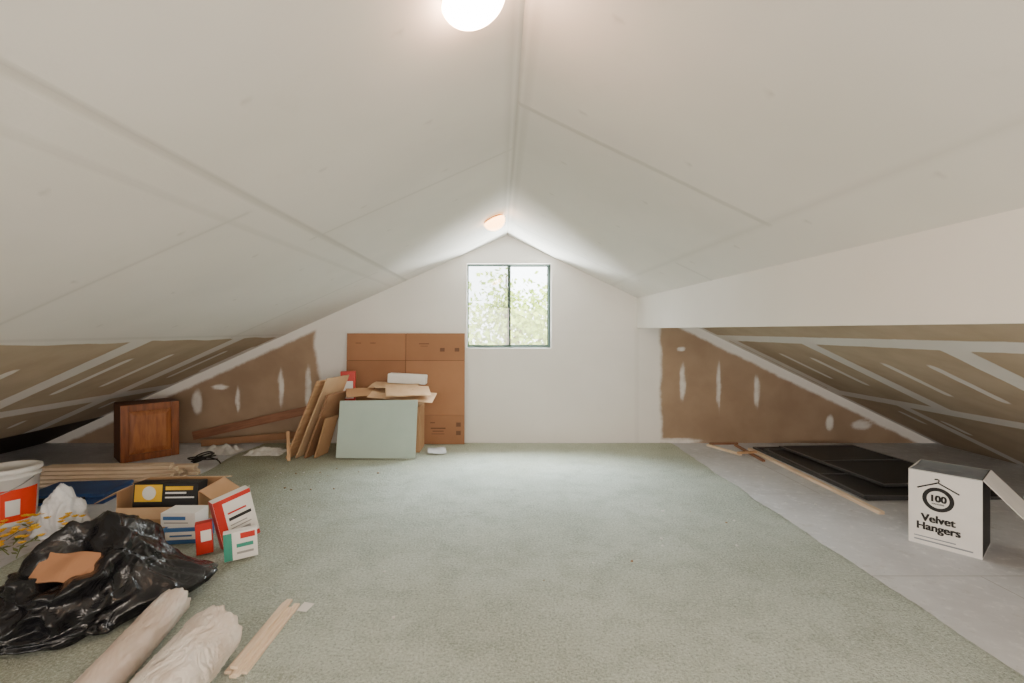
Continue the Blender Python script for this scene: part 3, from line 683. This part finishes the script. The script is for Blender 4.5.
boxes('label', [(-.02, .06, -.0258, -.0251, .065, .085)], m_teal, e)
boxes('label', [(.0, .07, -.0259, -.0252, .11, .14)], m_red, e)

# paper rolls
def roll(p0, p1, r, seed, mat, label):
    p0, p1 = Vector(p0), Vector(p1); L = (p1 - p0).length; n = 110; m_ = 72; verts = []; faces = []
    for i in range(n + 1):
        s = i / n
        for j in range(m_):
            a = j / m_ * 2 * math.pi; c_, s_ = math.cos(a), math.sin(a); x = s * L
            rr = r * (1 + .03 * noise.noise(Vector((x * 3, c_ * 1.2, s_ * 1.2 + seed))) + .05 * (rdg(Vector((x * 7 + c_ * 1.5, c_ * 1.8, s_ * 1.8 + seed)), 6) - .15) + .022 * (rdg(Vector((x * 18 + c_, c_ * 4, s_ * 4 + seed)), 4) - .2))
            if s > .93: x += (s - .93) / .07 * .030 * noise.noise(Vector((c_ * 3.5, s_ * 3.5, seed)))
            z = max(rr * s_ * .93, -r * .97)
            verts.append((x, rr * c_, z))
    for i in range(n):
        for j in range(m_): a = i * m_; faces.append((a + j, a + (j + 1) % m_, a + m_ + (j + 1) % m_, a + m_ + j))
    nf = len(faces)
    for end, b in ((0, 0), (1, n * m_)):
        prev = b
        for q, (f, dx) in enumerate(((.95, .001), (.90, -.05), (.55, -.045), (.50, -.01), (.42, -.01), (.36, -.06), (.04, -.07))):
            st = len(verts)
            for j in range(m_):
                v = Vector(verts[b + j]); w = 1 + .04 * noise.noise(Vector((j * .4, q * 3, seed)))
                verts.append((v.x + (dx if end else -dx), v.y * f * w, v.z * f * w))
            for j in range(m_):
                k_ = (j + 1) % m_; faces.append((prev + j, prev + k_, st + k_, st + j) if end else (prev + k_, prev + j, st + j, st + k_))
            prev = st
        faces.append(tuple(prev + j for j in range(m_)))
    fm = [0] * (nf + m_) + [1] * (len(faces) - nf - m_)
    o = mesh_obj('paper_roll', verts, faces, [mat, m_tubecore], None, p0, (0, 0, 0), True, fm)
    d = (p1 - p0).normalized(); y = Vector((0, 0, 1)).cross(d).normalized(); z = d.cross(y)
    o.rotation_euler = Matrix((d, y, z)).transposed().to_euler()
    meta(o, label, 'paper roll', group='paper wrapped rolls'); return o
roll((-1.235, 1.05, .080), (-1.40, 2.06, .080), .066, 1, m_paper2, 'slim roll wrapped in pale crinkled kraft paper on the carpet')
roll((-1.03, 1.00, .114), (-1.07, 1.80, .114), .102, 5, m_paper, 'thick roll wrapped in crinkled pale kraft paper on the carpet')
for i, (x0, y0, x1, y1, z) in enumerate(((-.975, 1.72, -.965, 2.16, 0), (-.947, 1.70, -.937, 2.11, 0), (-.919, 1.72, -.909, 2.15, 0), (-.961, 1.73, -.95, 2.15, .0125), (-.933, 1.69, -.922, 2.10, .0125), (-.948, 1.71, -.937, 2.14, .025))):
    o = stick('wood_lath', (x0, y0, CARPET_Z + z), (x1, y1, CARPET_Z + z), .026, .0115, m_pine_x, i); meta(o, 'thin pale wooden lath lying on the carpet', 'wood lath', group='pale wooden laths by the rolls')
o = sheet('paper_scrap', .06, .05, .001, (-.87, 2.10, CARPET_Z + .004), -.4, 1.35, m_whitebox, warp=.02, seed=6); meta(o, 'small white paper scrap beside the wooden laths', 'scrap')

# ---------------------------------------------------------------- right side
e = carton('hanger_box', .312, .32, .43, (2.650, 2.832, 0), math.radians(-51), m_whitebox, mat_in=m_black,
           flaps=(('r', math.radians(48), .32, m_whitebox), ('f', math.radians(177), .155, m_greycard), ('b', math.radians(176), .155, m_greycard)))
meta(e, 'white cardboard box printed 100 Velvet Hangers, flap hanging open', 'cardboard box')
fy = -.1612; rt = (math.pi / 2, 0, 0)
text('lettering', 'Velvet', .060, m_black, e, (-.025, fy, .158), rt, .0026, .95)
text('lettering', 'Hangers', .060, m_black, e, (-.025, fy, .108), rt, .0026, .95)
lathe('badge', [(.049, 0), (.069, 0), (.069, .0008), (.049, .0008)], m_black, 40, e, (-.025, fy + .001, .276), (math.pi / 2, 0, 0), smooth=False)
text('lettering', '100', .052, m_black, e, (-.025, fy - .0008, .279), rt, .0028, .95)
text('lettering', 'HANGERS', .012, m_black, e, (-.025, fy - .0008, .250), rt, .0004, 1.0)
tube('hanger_emblem', [(-.025, fy, .376), (-.013, fy, .388), (-.025, fy, .398), (-.039, fy, .390)], .0034, m_black, e)
tube('hanger_emblem', [(-.025, fy, .376), (-.025, fy, .370), (-.07, fy, .352), (-.115, fy, .327)], .004, m_black, e)
tube('hanger_emblem', [(-.025, fy, .376), (-.025, fy, .370), (.02, fy, .352), (.065, fy, .327)], .004, m_black, e)
boxes('print_band', [(-.13, .12, -.1609, -.1602, .022, .030)], m_greycard, e)
boxes('print_band', [(-.13, .05, -.1609, -.1602, .044, .050)], m_greycard, e)

def wscreen(loc, w, l, rz_, label, bar=0.0):
    e = empty('window_screen', loc, rz_); meta(e, label, 'window screen', group='stack of black window screens')
    bm = bmesh.new(); t_ = .024; h = .018
    addbox(bm, -w / 2, -w / 2 + t_, -l / 2, l / 2, 0, h); addbox(bm, w / 2 - t_, w / 2, -l / 2, l / 2, 0, h)
    for yy in (-l / 2, bar, l / 2 - t_): addbox(bm, -w / 2 + t_, w / 2 - t_, yy, yy + (t_ if abs(yy) > .3 else .012), 0, h)
    bm_obj(bm, 'frame', m_blkalu, e)
    bm = bmesh.new(); addbox(bm, -w / 2 + .02, w / 2 - .02, -l / 2 + .02, l / 2 - .02, .008, .009); bm_obj(bm, 'screen_mesh', m_screen_dark, e)
wscreen((3.24, 4.30, 0.0), 1.12, 1.55, .02, 'black framed window screen lying flat at the stack bottom', .1)
wscreen((3.08, 4.20, .019), .80, 1.40, -.03, 'black framed window screen lying flat on another', -.15)
wscreen((3.32, 4.36, .038), .80, 1.25, .07, 'black framed window screen on top of the stack', .05)
o = stick('wood_strip', (2.585, 3.25, 0), (2.60, 5.0, 0), .04, .022, m_pine_x); meta(o, 'long pale wood strip beside the black window screens', 'wood strip')
o = stick('wood_strip', (2.50, 4.55, 0), (2.54, 5.18, 0), .03, .02, m_plank); meta(o, 'short brown wood strip on the grey floor', 'wood strip')
o = stick('wood_strip', (2.24, 5.18, 0), (2.40, 4.78, 0), .03, .02, m_pine_x); meta(o, 'short pale wood offcut near the gable wall', 'wood strip')
o = stick('wood_strip', (2.36, 4.76, 0.0215), (2.56, 4.80, 0.0215), .03, .02, m_ply); meta(o, 'short tan wood offcut lying across other strips', 'wood strip')
o = stick('wood_strip', (2.28, 5.23, 0.0), (2.60, 5.25, 0.0), .03, .02, m_plank); meta(o, 'dark wood offcut by the gable wall base', 'wood strip')
for i in range(60):
    x, y = random.choice([(-2.1, 3.9), (-1.6, 3.6), (-1.0, 4.4), (-.3, 4.7), (-1.8, 4.2), (-2.3, 3.5), (-1.4, 3.2), (-.8, 2.3), (-1.5, 3.9), (2.4, 3.9), (2.2, 3.2), (.4, 2.6), (1.2, 3.0)]); x += random.uniform(-.35, .35); y += random.uniform(-.3, .3)
    bm = bmesh.new(); bmesh.ops.create_icosphere(bm, subdivisions=1, radius=random.uniform(.004, .012))
    for v in bm.verts: v.co *= random.uniform(.6, 1.3); v.co.z *= .5
    o = bm_obj(bm, 'debris_crumb', random.choice([m_gyp, m_gyp, m_tubecore]), None, (x, y, (CARPET_Z if x < 1.88 else 0) + .002)); meta(o, 'small drywall or wood crumb on the floor', 'debris', group='crumbs on the floor')

# ---------------------------------------------------------------- outside
g = mesh_obj('ground', [(-20, 6.5, -2.6), (20, 6.5, -2.6), (20, 40, -2.6), (-20, 40, -2.6)], [(0, 1, 2, 3)], m_ground); meta(g, 'dry grassy ground outside the window', 'ground', kind='stuff')
def tree(x, y, h, R, seed, n):
    r = random.Random(seed); e = empty('tree', (x, y, -2.6)); meta(e, 'sunlit green leafy tree outside the window', 'tree', group='trees outside')
    lathe('trunk', [(.14, 0), (.10, h * .4), (.06, h * .75), (.02, h)], m_bark, 12, e)
    vs = []; fs = []
    cl = [Vector((r.gauss(0, R * .6), r.gauss(0, R * .3), h * .72 + r.gauss(0, R * .55))) for _ in range(26)]
    for b_ in range(14):
        c = cl[b_]; tube('branch', [(0, 0, h * .45 + b_ * .08), (c.x * .5, c.y * .5, (c.z + h * .5) / 2), tuple(c)], .03, m_bark, e)
    for i in range(n):
        c = r.choice(cl); p = c + Vector((r.gauss(0, .28), r.gauss(0, .28), r.gauss(0, .28)))
        d = Vector((r.uniform(-1, 1), r.uniform(-1, 1), r.uniform(-1, .6))).normalized() * .15; k_ = Vector((r.uniform(-1, 1), r.uniform(-1, 1), r.uniform(-1, 1))).normalized().cross(d) * .4
        b = len(vs); vs += [tuple(p), tuple(p + d * .5 + k_), tuple(p + d), tuple(p + d * .5 - k_)]; fs.append((b, b + 1, b + 2, b + 3))
    mesh_obj('foliage', vs, fs, m_tree, e)
tree(-1.2, 10.0, 4.6, 1.0, 1, 1800); tree(1.7, 11.5, 5.2, 1.2, 2, 3200); tree(.2, 15.5, 5.6, 1.5, 3, 3000)

# ---------------------------------------------------------------- light
wd = bpy.data.worlds.new('World'); bpy.context.scene.world = wd; wd.use_nodes = True
bg = wd.node_tree.nodes['Background']; bg.inputs[0].default_value = (.90, .97, 1, 1); bg.inputs[1].default_value = 11.0
def area(name, loc, target, sx, sy, e, col):
    l = bpy.data.lights.new(name, 'AREA'); l.shape = 'RECTANGLE'; l.size = sx; l.size_y = sy; l.energy = e; l.color = col
    o = bpy.data.objects.new(name, l); C.objects.link(o); o.location = loc
    o.rotation_euler = (Vector(target) - Vector(loc)).to_track_quat('-Z', 'Y').to_euler(); return o
area('room_fill', (0.4, -1.45, 1.15), (.7, 3, .9), 2.4, 1.3, 108, (1.0, .87, .75))  # unseen fill lamp added behind the camera to brighten the room
area('low_fill', (-2.9, -1.45, .5), (-3.4, 3, .5), 1.6, .6, 28, (1.0, .96, .91))  # pair of low fill lamps added behind the camera to lift the eaves
area('low_fill', (2.9, -1.45, .5), (3.4, 3, .5), 1.6, .6, 40, (1.0, .96, .91))
# added area lamps, out of view, boosting sky and ground light through the window
area('sky_fill', (.1, 6.6, 3.1), (.1, 3.0, 0), 2.4, 1.0, 1300, (.88, .96, 1.0))
area('ground_bounce_fill', (.1, 6.5, -.1), (.1, 3.6, 2.4), 2.4, 1.0, 1100, (.93, 1.0, .97))
s = bpy.data.lights.new('sun', 'SUN'); s.energy = 12; s.angle = .02; so = bpy.data.objects.new('sun', s); C.objects.link(so); so.rotation_euler = (math.radians(40), math.radians(20), 0)

cam = bpy.data.cameras.new('camera'); co = bpy.data.objects.new('camera', cam); C.objects.link(co)
co.location = (0, 0, 1.25); co.rotation_euler = (math.pi / 2, 0, 0)
cam.sensor_width = 36; cam.lens = 36 * 480 / 1024; cam.shift_x = 12 / 1024; cam.shift_y = -11.5 / 1024; cam.clip_start = .02
bpy.context.scene.camera = co
